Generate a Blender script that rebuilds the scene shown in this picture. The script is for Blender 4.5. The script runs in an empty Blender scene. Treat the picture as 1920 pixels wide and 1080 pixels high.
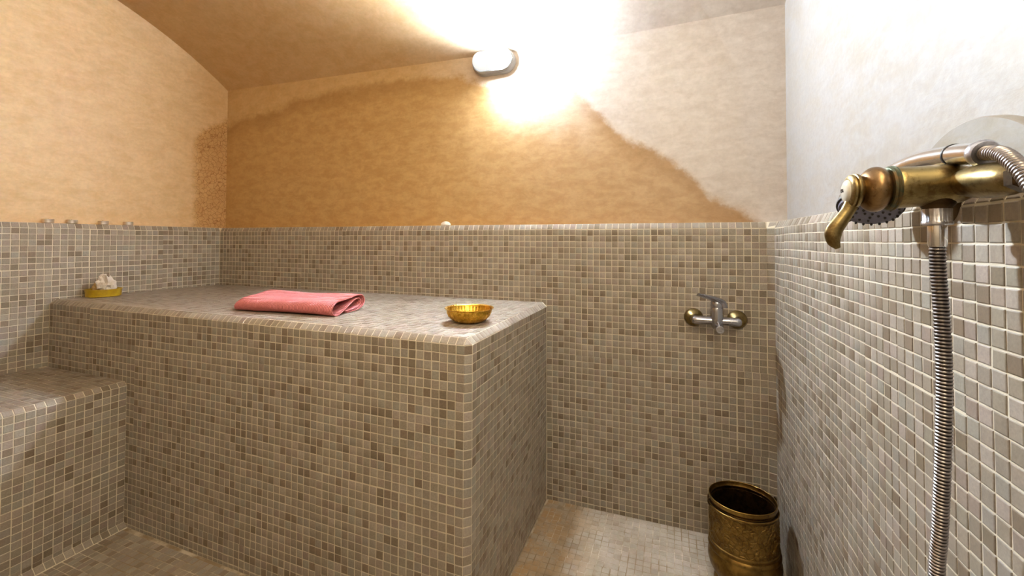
import bpy, math, random
from mathutils import Vector, Matrix

# ------------------------------------------------------------------ scene basis
SC = bpy.context.scene
COL = SC.collection
P = 0.025                      # mosaic pitch (m); layout is measured in mosaic pitches
FZ = -45.66                    # floor level in pitches, zero = joint under the ledge trim
random.seed(7)


def W(x, y, z):
    return Vector((x * P, y * P, (z - FZ) * P))


# camera
CAMP = (94.84, -70.948, -1.929)
TH, PI_, RO = -0.354475, 0.0219812, 0.0027868
F_PX, CY_PX = 800.5, 433.868
fw = Vector((math.sin(TH) * math.cos(PI_), math.cos(TH) * math.cos(PI_), math.sin(PI_)))
r0 = Vector((math.cos(TH), -math.sin(TH), 0))
u0 = r0.cross(fw)
cr = math.cos(RO) * r0 + math.sin(RO) * u0
cu = -math.sin(RO) * r0 + math.cos(RO) * u0
cam = bpy.data.cameras.new('camera')
cam.sensor_width = 36
cam.lens = F_PX / 1920 * 36
cam.shift_y = (CY_PX - 540) / 1920
cam.clip_start = 0.02
co = bpy.data.objects.new('camera', cam)
COL.objects.link(co)
mw = Matrix.Identity(4)
for i in range(3):
    mw[i][0], mw[i][1], mw[i][2] = cr[i], cu[i], -fw[i]
cpos = W(*CAMP)
for i in range(3):
    mw[i][3] = cpos[i]
co.matrix_world = mw
SC.camera = co


def project(v):
    d = v - cpos
    z = d.dot(fw)
    if z < 0.01:
        return None
    return 960 + F_PX * d.dot(cr) / z, CY_PX - F_PX * d.dot(cu) / z


# world: a closed room, only a faint ambient term
wd = bpy.data.worlds.new('world')
wd.use_nodes = True
wd.node_tree.nodes['Background'].inputs[0].default_value = (0.9, 0.85, 0.8, 1)
wd.node_tree.nodes['Background'].inputs[1].default_value = 0.05
SC.world = wd
SC.view_settings.view_transform = 'Standard'
SC.view_settings.look = 'None'
SC.view_settings.exposure = 0.42
SC.view_settings.gamma = 1
SC.view_settings.use_curve_mapping = False
LAMP_E = 4200.0                  # emission of the bulkhead lamp cover

# added warm fill, no fixture: unseen area light high by the right wall
la = bpy.data.lights.new('warm_fill', 'AREA')
la.shape = 'RECTANGLE'
la.size, la.size_y = 1.0, 0.8
la.energy = 14
la.color = (1.0, 0.82, 0.54)
lo = bpy.data.objects.new('warm_fill', la)
COL.objects.link(lo)
lo.location = W(103, -66, 30)
tgt = W(-6, -26, 3)
lo.rotation_euler = (tgt - lo.location).to_track_quat('-Z', 'Y').to_euler()


# ------------------------------------------------------------------ materials
def newmat(name):
    m = bpy.data.materials.new(name)
    m.use_nodes = True
    nt = m.node_tree
    return m, nt, nt.nodes['Principled BSDF']


def N(nt, t, **kw):
    n = nt.nodes.new(t)
    for k, v in kw.items():
        if k.startswith('_'):
            setattr(n, k[1:], v)
        else:
            n.inputs[k.replace('_', ' ')].default_value = v
    return n


def ramp(nt, fac, stops, interp='LINEAR'):
    n = nt.nodes.new('ShaderNodeValToRGB')
    cr_ = n.color_ramp
    cr_.interpolation = interp
    while len(cr_.elements) < len(stops):
        cr_.elements.new(0.5)
    for e, (p, c) in zip(cr_.elements, stops):
        e.position = p
        e.color = (c[0], c[1], c[2], 1) if hasattr(c, '__len__') else (c, c, c, 1)
    nt.links.new(fac, n.inputs[0])
    return n


def mix(nt, fac, a, b, blend='MIX'):
    n = nt.nodes.new('ShaderNodeMix')
    n.data_type = 'RGBA'
    n.blend_type = blend
    n.clamp_factor = True
    for sock, v in ((n.inputs[0], fac), (n.inputs[6], a), (n.inputs[7], b)):
        if hasattr(v, 'is_output') or isinstance(v, bpy.types.NodeSocket):
            nt.links.new(v, sock)
        elif hasattr(v, '__len__'):
            sock.default_value = (v[0], v[1], v[2], 1)
        else:
            sock.default_value = v
    return n.outputs[2]


def mth(nt, op, a, b=None, clamp=False):
    n = nt.nodes.new('ShaderNodeMath')
    n.operation = op
    n.use_clamp = clamp
    for i, v in enumerate((a, b)):
        if v is None:
            continue
        if isinstance(v, bpy.types.NodeSocket):
            nt.links.new(v, n.inputs[i])
        else:
            n.inputs[i].default_value = v
    return n.outputs[0]


def smooth(nt, x, lo_, hi_):
    n = nt.nodes.new('ShaderNodeMapRange')
    n.interpolation_type = 'SMOOTHSTEP'
    nt.links.new(x, n.inputs[0])
    n.inputs[1].default_value = lo_
    n.inputs[2].default_value = hi_
    return n.outputs[0]


def noise(nt, vec, scale, detail=5, rough=0.6, dist=0.0):
    n = N(nt, 'ShaderNodeTexNoise', Scale=scale, Detail=detail, Roughness=rough, Distortion=dist)
    if vec is not None:
        nt.links.new(vec, n.inputs['Vector'])
    return n.outputs['Fac']


def bump(nt, bsdf, h, strength, dist):
    b = N(nt, 'ShaderNodeBump', Strength=strength, Distance=dist)
    nt.links.new(h, b.inputs['Height'])
    nt.links.new(b.outputs[0], bsdf.inputs['Normal'])


def objco(nt):
    return nt.nodes.new('ShaderNodeTexCoord').outputs['Object']


def tile_mat(name, rough, worn):
    m, nt, b = newmat(name)
    at = nt.nodes.new('ShaderNodeAttribute')
    at.attribute_name = 'tint'
    ge = nt.nodes.new('ShaderNodeNewGeometry')
    n1 = noise(nt, ge.outputs['Position'], 240, 3)
    n2 = noise(nt, ge.outputs['Position'], 5, 4)
    c = mix(nt, 1.0, at.outputs['Color'], ramp(nt, n1, [(0.3, 0.84), (0.7, 1.12)]).outputs[0], 'MULTIPLY')
    if worn:      # pale lime and foot wear on the shower floor
        c = mix(nt, 0.12, c, (0.50, 0.42, 0.32))
        sp = nt.nodes.new('ShaderNodeSeparateXYZ')
        nt.links.new(ge.outputs['Position'], sp.inputs[0])
        shower = smooth(nt, sp.outputs[0], 1.84, 1.90)
        n3 = noise(nt, ge.outputs['Position'], 9, 6, 0.7)
        worn_c = mix(nt, smooth(nt, n3, 0.38, 0.62), (0.62, 0.50, 0.34), (0.76, 0.68, 0.56))
        amt = mth(nt, 'MULTIPLY', shower, mth(nt, 'ADD', -0.05, mth(nt, 'MULTIPLY', n3, 0.75)))
        c = mix(nt, amt, c, worn_c)
        near = mth(nt, 'MULTIPLY', mth(nt, 'SUBTRACT', 1.0, smooth(nt, sp.outputs[0], 1.88, 2.25)), shower)
        near = mth(nt, 'MULTIPLY', near, smooth(nt, noise(nt, ge.outputs['Position'], 14, 5), 0.35, 0.6))
        c = mix(nt, mth(nt, 'MULTIPLY', near, 0.65), c, (0.50, 0.29, 0.10))
    else:
        c = mix(nt, mth(nt, 'MULTIPLY', smooth(nt, n2, 0.5, 0.75), 0.18), c, (0.40, 0.35, 0.29))
    nt.links.new(c, b.inputs['Base Color'])
    rr = ramp(nt, n1, [(0.3, rough - 0.08), (0.7, rough + 0.12)])
    nt.links.new(rr.outputs[0], b.inputs['Roughness'])
    b.inputs['Specular IOR Level'].default_value = 0.45
    bump(nt, b, noise(nt, ge.outputs['Position'], 130, 4), 0.35 if not worn else 0.6, 0.0006)
    return m


M_TILE = tile_mat('glazed_mosaic', 0.36, False)
M_FLOOR = tile_mat('worn_mosaic', 0.5, True)


def plain0(name):
    m, nt, b = newmat(name)
    ge = nt.nodes.new('ShaderNodeNewGeometry')
    n1 = noise(nt, ge.outputs['Position'], 7, 7, 0.7)
    c = mix(nt, smooth(nt, n1, 0.42, 0.62), (0.30, 0.22, 0.13), (0.68, 0.60, 0.48))
    nt.links.new(c, b.inputs['Base Color'])
    b.inputs['Roughness'].default_value = 0.8
    return m


def grout_mat():
    m, nt, b = newmat('grout')
    ge = nt.nodes.new('ShaderNodeNewGeometry')
    n1 = noise(nt, ge.outputs['Position'], 12, 6)
    c = mix(nt, n1, (0.64, 0.56, 0.42), (0.79, 0.73, 0.60))
    nt.links.new(c, b.inputs['Base Color'])
    b.inputs['Roughness'].default_value = 0.85
    bump(nt, b, noise(nt, ge.outputs['Position'], 400, 3), 0.4, 0.0006)
    return m


M_GROUT = grout_mat()
M_FGROUT = plain0('floor_grout')

# top edge of the damp stain on the back wall: (x, z) in metres
STAIN = [(-0.17, 1.800), (-0.05, 1.835), (0.10, 1.850), (0.258, 1.854), (0.359, 1.908), (0.567, 1.917), (0.784, 1.923),
         (0.916, 1.932), (1.163, 1.922), (1.4, 1.905), (1.484, 1.875), (1.58, 1.83), (1.70, 1.82), (1.85, 1.80),
         (1.987, 1.765), (2.01, 1.728), (2.087, 1.654), (2.194, 1.535), (2.338, 1.462), (2.418, 1.397),
         (2.472, 1.344), (2.517, 1.274), (2.614, 1.234), (2.70, 1.17), (2.76, 1.13)]


def plaster(name, kind):
    m, nt, b = newmat(name)
    oc = objco(nt)
    sp = nt.nodes.new('ShaderNodeSeparateXYZ')
    nt.links.new(oc, sp.inputs[0])
    X, Y, Z = sp.outputs
    big = noise(nt, oc, 2.2, 6, 0.62, 0.4)
    mp = nt.nodes.new('ShaderNodeMapping')
    mp.inputs['Scale'].default_value = (1, 1, 2.2)
    nt.links.new(oc, mp.inputs[0])
    med = noise(nt, mp.outputs[0], 13, 9, 0.68, 0.35)
    fine = noise(nt, oc, 70, 4, 0.6)
    dry = {'left': (0.74, 0.53, 0.30), 'back': (0.63, 0.42, 0.20), 'ceil': (0.62, 0.42, 0.215),
           'right': (0.345, 0.315, 0.288), 'front': (0.34, 0.25, 0.15), 'disc': (0.27, 0.24, 0.205)}[kind]
    dark = tuple(v * k for v, k in zip(dry, (0.92, 0.88, 0.80)))
    lite = tuple(min(1, v * k) for v, k in zip(dry, (1.05, 1.08, 1.13)))
    c = mix(nt, smooth(nt, med, 0.32, 0.68), dark, lite)
    c = mix(nt, mth(nt, 'MULTIPLY', smooth(nt, big, 0.4, 0.7), 0.35), c, lite)
    if kind in ('back', 'ceil'):
        # colour runs from ochre at the bench end to pale pinkish at the shower end
        e = smooth(nt, mth(nt, 'ADD', X, mth(nt, 'MULTIPLY', big, 0.3)), 1.15, 2.1)
        pale = mix(nt, smooth(nt, med, 0.3, 0.7), (0.58, 0.51, 0.455), (0.68, 0.62, 0.57))
        c = mix(nt, e, c, pale)
    if kind == 'back':
        x0, x1 = STAIN[0][0], STAIN[-1][0]
        fx = mth(nt, 'MULTIPLY', mth(nt, 'SUBTRACT', X, x0), 1 / (x1 - x0))
        zr = ramp(nt, fx, [((a - x0) / (x1 - x0), (z - 1.0)) for a, z in STAIN])
        sr = nt.nodes.new('ShaderNodeSeparateColor')
        nt.links.new(zr.outputs[0], sr.inputs[0])
        zb = mth(nt, 'ADD', sr.outputs[0], 1.0)
        edge = mth(nt, 'MULTIPLY', mth(nt, 'SUBTRACT', noise(nt, oc, 16, 7, 0.7), 0.5), 0.10)
        d = mth(nt, 'SUBTRACT', mth(nt, 'ADD', zb, edge), Z)
        kh = smooth(nt, d, -0.012, 0.035)
        ks = smooth(nt, d, -0.02, 0.30)
        fade = mth(nt, 'MULTIPLY', smooth(nt, X, 1.52, 1.72), mth(nt, 'SUBTRACT', 1.0, smooth(nt, X, 1.85, 2.15)))
        k = mth(nt, 'ADD', mth(nt, 'MULTIPLY', kh, mth(nt, 'SUBTRACT', 1.0, fade)), mth(nt, 'MULTIPLY', ks, fade))
        st = mix(nt, smooth(nt, med, 0.34, 0.66), (0.50, 0.300, 0.112), (0.60, 0.385, 0.160))
        st2 = mix(nt, smooth(nt, med, 0.34, 0.66), (0.45, 0.295, 0.155), (0.54, 0.375, 0.215))
        st = mix(nt, smooth(nt, X, 1.0, 2.5), st, st2)
        rim = mth(nt, 'MULTIPLY', mth(nt, 'SUBTRACT', 1.0, smooth(nt, d, 0.03, 0.14)), 0.35)
        st = mix(nt, rim, st, (0.26, 0.125, 0.035))
        c = mix(nt, k, c, st)
    if kind == 'left':
        yy = mth(nt, 'ADD', Y, mth(nt, 'MULTIPLY', mth(nt, 'SUBTRACT', noise(nt, oc, 18, 6), 0.5), 0.09))
        zz = mth(nt, 'ADD', Z, mth(nt, 'MULTIPLY', mth(nt, 'SUBTRACT', noise(nt, oc, 14, 6), 0.5), 0.10))
        zt = mth(nt, 'ADD', mth(nt, 'MULTIPLY', Y, 0.75), 1.80)
        k1 = smooth(nt, yy, -0.145, -0.09)
        k2 = smooth(nt, mth(nt, 'SUBTRACT', zt, zz), -0.015, 0.03)
        k = mth(nt, 'MULTIPLY', k1, k2)
        vo = nt.nodes.new('ShaderNodeTexVoronoi')
        vo.feature = 'DISTANCE_TO_EDGE'
        vo.inputs['Scale'].default_value = 42
        dn = nt.nodes.new('ShaderNodeTexNoise')
        dn.inputs['Scale'].default_value = 25
        nt.links.new(oc, dn.inputs['Vector'])
        va = nt.nodes.new('ShaderNodeVectorMath')
        va.operation = 'MULTIPLY_ADD'
        nt.links.new(dn.outputs['Color'], va.inputs[0])
        va.inputs[1].default_value = (0.03, 0.03, 0.03)
        nt.links.new(oc, va.inputs[2])
        nt.links.new(va.outputs[0], vo.inputs['Vector'])
        crk = smooth(nt, vo.outputs['Distance'], 0.0, 0.07)
        st = mix(nt, crk, (0.36, 0.18, 0.06), mix(nt, smooth(nt, med, 0.3, 0.7), (0.56, 0.335, 0.135), (0.66, 0.42, 0.19)))
        c = mix(nt, k, c, st)
    c = mix(nt, 0.6, c, ramp(nt, fine, [(0.3, 0.9), (0.7, 1.08)]).outputs[0], 'MULTIPLY')
    nt.links.new(c, b.inputs['Base Color'])
    nt.links.new(ramp(nt, med, [(0.3, 0.38), (0.7, 0.6)]).outputs[0], b.inputs['Roughness'])
    b.inputs['Specular IOR Level'].default_value = 0.3
    h = mth(nt, 'ADD', mth(nt, 'MULTIPLY', med, 1.0), mth(nt, 'MULTIPLY', fine, 0.15))
    bump(nt, b, h, 0.22, 0.005)
    return m


M_PL = plaster('tadelakt_left', 'left')
M_PB = plaster('tadelakt_back', 'back')
M_PC = plaster('tadelakt_vault', 'ceil')
M_PR = plaster('tadelakt_right', 'right')
M_PD = plaster('tadelakt_panel', 'disc')
M_PF = plaster('tadelakt_front', 'front')


def metal(name, col, col2, rough, nscale=25, bmp=0.0, dirt=None, r2=None, lo_=0.4, hi_=0.65, dlo=0.52, lines=False):
    m, nt, b = newmat(name)
    oc = objco(nt)
    n1 = noise(nt, oc, nscale, 6, 0.65, 0.5)
    c = mix(nt, smooth(nt, n1, lo_, hi_), col, col2)
    if dirt:
        n2 = noise(nt, oc, nscale * 2.7, 5, 0.7)
        c = mix(nt, mth(nt, 'MULTIPLY', smooth(nt, n2, dlo, dlo + 0.2), 0.75), c, dirt)
    nt.links.new(c, b.inputs['Base Color'])
    b.inputs['Metallic'].default_value = 1.0
    nt.links.new(ramp(nt, n1, [(0.3, rough), (0.75, r2 or rough + 0.15)]).outputs[0], b.inputs['Roughness'])
    h = noise(nt, oc, nscale * 3, 5)
    if lines:          # chased ornament: thin engraved loops and strokes
        vo = nt.nodes.new('ShaderNodeTexVoronoi')
        vo.feature = 'DISTANCE_TO_EDGE'
        vo.inputs['Scale'].default_value = 55
        nt.links.new(oc, vo.inputs['Vector'])
        ln = mth(nt, 'SUBTRACT', 1.0, smooth(nt, vo.outputs['Distance'], 0.0, 0.09))
        h = mth(nt, 'ADD', h, mth(nt, 'MULTIPLY', ln, -1.2))
    if bmp:
        bump(nt, b, h, bmp, 0.002)
    return m


M_BRASS = metal('worn_brass', (0.32, 0.245, 0.105), (0.19, 0.13, 0.05), 0.28, 30, 0.15, (0.13, 0.08, 0.03), dlo=0.46)
M_BRASSD = metal('dark_brass', (0.085, 0.055, 0.028), (0.035, 0.022, 0.012), 0.3, 30, 0.2)
M_BALL = metal('spotted_brass', (0.30, 0.195, 0.095), (0.20, 0.115, 0.05), 0.24, 30, 0.15, (0.10, 0.055, 0.03))
M_GREEN = metal('verdigris_brass', (0.10, 0.12, 0.08), (0.22, 0.14, 0.06), 0.45, 60, 0.3)
M_CHROME = metal('chrome', (0.88, 0.88, 0.90), (0.76, 0.75, 0.76), 0.10, 30, 0.0)
M_TAPC = metal('tap_chrome', (0.46, 0.46, 0.50), (0.40, 0.40, 0.44), 0.17, 30, 0.0)
M_CHROMED = metal('scaled_chrome', (0.62, 0.62, 0.66), (0.42, 0.42, 0.46), 0.24, 60, 0.1)
M_HOSE = metal('hose_steel', (0.38, 0.345, 0.33), (0.28, 0.25, 0.24), 0.25, 50, 0.0)
M_HOSED = metal('hose_groove', (0.05, 0.04, 0.038), (0.03, 0.024, 0.022), 0.4, 50, 0.0)
M_ALU = metal('aluminium', (0.90, 0.88, 0.85), (0.80, 0.77, 0.73), 0.36, 20, 0.0)
M_GOLD = metal('gold_bowl_metal', (0.90, 0.56, 0.09), (0.58, 0.33, 0.04), 0.22, 60, 0.2)
M_BUCK = metal('bucket_brass', (0.27, 0.165, 0.045), (0.15, 0.085, 0.022), 0.30, 18, 0.55, (0.07, 0.04, 0.015))
M_BUCKE = metal('bucket_chased', (0.27, 0.165, 0.045), (0.15, 0.085, 0.022), 0.32, 18, 0.8, (0.07, 0.04, 0.015), lines=True)
M_BUCKIN = metal('bucket_inside', (0.10, 0.055, 0.02), (0.04, 0.022, 0.012), 0.35, 40, 0.5)


def plain(name, col, rough, spec=0.5, nsc=0, col2=None, bmp=0.0, sheen=0.0):
    m, nt, b = newmat(name)
    b.inputs['Roughness'].default_value = rough
    b.inputs['Specular IOR Level'].default_value = spec
    oc = objco(nt)
    n1 = noise(nt, oc, nsc or 40, 4)
    c = mix(nt, smooth(nt, n1, 0.3, 0.7), col, col2 or tuple(v * 0.86 for v in col))
    nt.links.new(c, b.inputs['Base Color'])
    if bmp:
        bump(nt, b, noise(nt, oc, (nsc or 40) * 4, 4), bmp, 0.001)
    if sheen:
        b.inputs['Sheen Weight'].default_value = sheen
    return m


M_RUBBER = plain('dark_rubber', (0.02, 0.018, 0.02), 0.45)
M_GREYPL = plain('grey_plastic', (0.16, 0.155, 0.22), 0.35)
M_CERAM = plain('ceramic_button', (0.72, 0.69, 0.60), 0.12, 0.6)
M_INK = plain('dark_ink', (0.05, 0.04, 0.04), 0.5)
M_YTIN = plain('yellow_tin', (0.60, 0.42, 0.015), 0.3, 0.5, 30, (0.44, 0.29, 0.02))
M_PAPER = plain('white_paper', (0.84, 0.80, 0.76), 0.8, 0.2, 90, (0.76, 0.70, 0.64), 0.3)
M_PAPERT = plain('tan_paper', (0.62, 0.44, 0.22), 0.8, 0.2, 90, None, 0.3)
M_SOAP = plain('cream_soap', (0.88, 0.82, 0.70), 0.45, 0.4)
M_WAX = plain('candle_wax', (0.85, 0.82, 0.76), 0.5)
M_LGREY = plain('lamp_grey', (0.42, 0.42, 0.43), 0.4)


def towel_mat():
    m, nt, b = newmat('pink_waffle_cotton')
    oc = objco(nt)
    br = nt.nodes.new('ShaderNodeTexWave')
    br.wave_type = 'BANDS'
    br.bands_direction = 'X'
    br.inputs['Scale'].default_value = 50
    br.inputs['Distortion'].default_value = 0.6
    nt.links.new(oc, br.inputs['Vector'])
    fine = noise(nt, oc, 300, 3)
    c = mix(nt, fine, (0.76, 0.22, 0.23), (0.88, 0.33, 0.33))
    c = mix(nt, mth(nt, 'MULTIPLY', br.outputs['Fac'], 0.42), c, (0.68, 0.18, 0.17))
    nt.links.new(c, b.inputs['Base Color'])
    b.inputs['Roughness'].default_value = 0.95
    b.inputs['Specular IOR Level'].default_value = 0.03
    b.inputs['Sheen Weight'].default_value = 0.08
    h = mth(nt, 'ADD', mth(nt, 'MULTIPLY', br.outputs['Fac'], -1.0), mth(nt, 'MULTIPLY', fine, 1.2))
    bump(nt, b, h, 1.0, 0.0026)
    return m


M_TOWEL = towel_mat()


def lamp_mat():
    m, nt, b = newmat('lit_glass_cover')
    oc = objco(nt)
    sp = nt.nodes.new('ShaderNodeSeparateXYZ')
    nt.links.new(oc, sp.inputs[0])
    # hot spot of the bulb, which sits in the right half of the fitting behind frosted glass
    dx = mth(nt, 'SUBTRACT', sp.outputs[0], 0.048)
    dz = mth(nt, 'MULTIPLY', mth(nt, 'SUBTRACT', sp.outputs[2], 0.010), 1.15)
    d2 = mth(nt, 'ADD', mth(nt, 'MULTIPLY', dx, dx), mth(nt, 'MULTIPLY', dz, dz))
    s = mth(nt, 'SUBTRACT', 1.0, smooth(nt, mth(nt, 'SQRT', d2), 0.010, 0.075))
    st = mth(nt, 'ADD', mth(nt, 'MULTIPLY', s, LAMP_E), 0.52)
    b.inputs['Base Color'].default_value = (0.75, 0.82, 0.85, 1)
    b.inputs['Roughness'].default_value = 0.15
    b.inputs['Emission Color'].default_value = (0.80, 0.905, 1.0, 1)
    nt.links.new(st, b.inputs['Emission Strength'])
    return m


M_LAMP = lamp_mat()


# ------------------------------------------------------------------ helpers
def obj(name, verts, faces, mats, parent=None, smooth_=True, loc=None, rot=None, fm=None, label=None):
    me = bpy.data.meshes.new(name)
    me.from_pydata([tuple(v) for v in verts], [], faces)
    if not isinstance(mats, (list, tuple)):
        mats = [mats]
    for m in mats:
        me.materials.append(m)
    if fm:
        me.polygons.foreach_set('material_index', fm)
    if smooth_:
        me.shade_smooth()
        try:
            me.set_sharp_from_angle(angle=math.radians(40))
        except Exception:
            pass
    me.update()
    o = bpy.data.objects.new(name, me)
    COL.objects.link(o)
    if parent:
        o.parent = parent
    if loc:
        o.location = loc
    if rot:
        o.rotation_euler = rot
    if label:
        o['label'] = label
    return o


def thing(name, label, cat, loc, rot=(0, 0, 0), group=None):
    o = bpy.data.objects.new(name, None)
    o.empty_display_size = 0.03
    COL.objects.link(o)
    o.location = loc
    o.rotation_euler = rot
    o['label'] = label
    o['category'] = cat
    if group:
        o['group'] = group
    return o


class MB:
    def __init__(s):
        s.v, s.f = [], []

    def add(s, v, f):
        b = len(s.v)
        s.v += [Vector(a) for a in v]
        s.f += [tuple(b + i for i in q) for q in f]
        return s

    def lathe(s, prof, seg=40, axis='Z', org=(0, 0, 0), sx=1.0, sy=1.0, wob=None, caps=True):
        """prof: (radius, height)"""
        v, f = [], []
        n = len(prof)
        for i, (r, h) in enumerate(prof):
            for k in range(seg):
                a = 2 * math.pi * k / seg
                rr = r * (wob(a, i) if wob else 1)
                x, y, z = rr * math.cos(a) * sx, rr * math.sin(a) * sy, h
                if axis == 'X':
                    x, y, z = h, rr * math.cos(a) * sx, rr * math.sin(a) * sy
                elif axis == 'Y':
                    x, y, z = rr * math.sin(a) * sx, h, rr * math.cos(a) * sy
                v.append((x + org[0], y + org[1], z + org[2]))
        for i in range(n - 1):
            for k in range(seg):
                k2 = (k + 1) % seg
                f.append((i * seg + k, i * seg + k2, (i + 1) * seg + k2, (i + 1) * seg + k))
        if caps:
            if prof[0][0] > 1e-6:
                f.append(tuple(range(seg - 1, -1, -1)))
            if prof[-1][0] > 1e-6:
                f.append(tuple((n - 1) * seg + k for k in range(seg)))
        return s.add(v, f)

    def tube(s, pts, radii, seg=16, caps=True, flat=1.0, up=(0, 0, 1)):
        pts = [Vector(p) for p in pts]
        n = len(pts)
        if not hasattr(radii, '__len__'):
            radii = [radii] * n
        v, f = [], []
        ref = None
        for i, p in enumerate(pts):
            t = (pts[min(i + 1, n - 1)] - pts[max(i - 1, 0)]).normalized()
            if ref is None:
                ref = Vector(up) if abs(t.dot(Vector(up))) < 0.9 else Vector((1, 0, 0))
            a = t.cross(ref).normalized()
            ref = a.cross(t).normalized()
            for k in range(seg):
                th = 2 * math.pi * k / seg
                v.append(p + radii[i] * (math.cos(th) * a + math.sin(th) * ref * flat))
        for i in range(n - 1):
            for k in range(seg):
                k2 = (k + 1) % seg
                f.append((i * seg + k, (i + 1) * seg + k, (i + 1) * seg + k2, i * seg + k2))
        if caps:
            f.append(tuple(range(seg)))
            f.append(tuple((n - 1) * seg + k for k in range(seg - 1, -1, -1)))
        return s.add(v, f)

    def box(s, c, d):
        v = [(c[0] + sx * d[0] / 2, c[1] + sy * d[1] / 2, c[2] + sz * d[2] / 2)
             for sx in (-1, 1) for sy in (-1, 1) for sz in (-1, 1)]
        return s.add(v, [(0, 1, 3, 2), (4, 6, 7, 5), (0, 4, 5, 1), (2, 3, 7, 6), (0, 2, 6, 4), (1, 5, 7, 3)])

    def prism(s, outline, z0, z1, fn=None):
        n = len(outline)
        v = [(x, y, z0) for x, y in outline] + [(x, y, z1) for x, y in outline]
        if fn:
            v = [fn(*a) for a in v]
        f = [tuple(range(n - 1, -1, -1)), tuple(range(n, 2 * n))]
        f += [(i, (i + 1) % n, n + (i + 1) % n, n + i) for i in range(n)]
        return s.add(v, f)

    def o(s, name, mat, parent=None, **kw):
        return obj(name, s.v, s.f, mat, parent, **kw)


def spline(pts, n):
    """Catmull-Rom through pts, n samples per span"""
    pts = [Vector(p) for p in pts]
    q = [2 * pts[0] - pts[1]] + pts + [2 * pts[-1] - pts[-2]]
    out = []
    for i in range(1, len(q) - 2):
        for k in range(n):
            t = k / n
            a, b, c, d = q[i - 1], q[i], q[i + 1], q[i + 2]
            out.append(0.5 * ((2 * b) + (c - a) * t + (2 * a - 5 * b + 4 * c - d) * t * t + (3 * b - a - 3 * c + d) * t ** 3))
    out.append(pts[-1])
    return out


# ------------------------------------------------------------------ mosaic
# unit tile: footprint +-0.5, height 0..1, pillowed edge (18 triangles)
def unit_tile():
    v = []
    for h, z in ((0.5, -0.6), (0.5, 0.55), (0.435, 1.0)):
        v += [(-h, -h, z), (h, -h, z), (h, h, z), (-h, h, z)]
    f = []
    for r in (0, 4):
        for k in range(4):
            f.append((r + k, r + (k + 1) % 4, r + 4 + (k + 1) % 4, r + 4 + k))
    f.append((8, 9, 10, 11))
    return v, f


UV_, UF_ = unit_tile()
random.seed(11)
TINTS = []
BASES = [(0.325, 0.272, 0.212)] * 9 + [(0.365, 0.308, 0.254)] * 4 + [(0.295, 0.236, 0.182)] * 4 + \
        [(0.325, 0.288, 0.236)] * 3 + [(0.225, 0.172, 0.120)] * 3 + [(0.325, 0.258, 0.208)] * 2
for b_ in BASES:
    k = random.uniform(0.93, 1.07)
    TINTS.append(tuple(c * k * q_ * random.uniform(0.98, 1.02) for c, q_ in zip(b_, (0.98, 1.01, 1.04))))
TVAR = {}


def tile_variant(i, floor):
    key = (i, floor)
    if key not in TVAR:
        me = bpy.data.meshes.new('tile')
        me.from_pydata(UV_, [], UF_)
        me.materials.append(M_FLOOR if floor else M_TILE)
        at = me.color_attributes.new('tint', 'FLOAT_COLOR', 'POINT')
        for d in at.data:
            d.color = (*TINTS[i], 1)
        me.shade_smooth()
        me.set_sharp_from_angle(angle=math.radians(62))
        TVAR[key] = me
    return TVAR[key]


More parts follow.
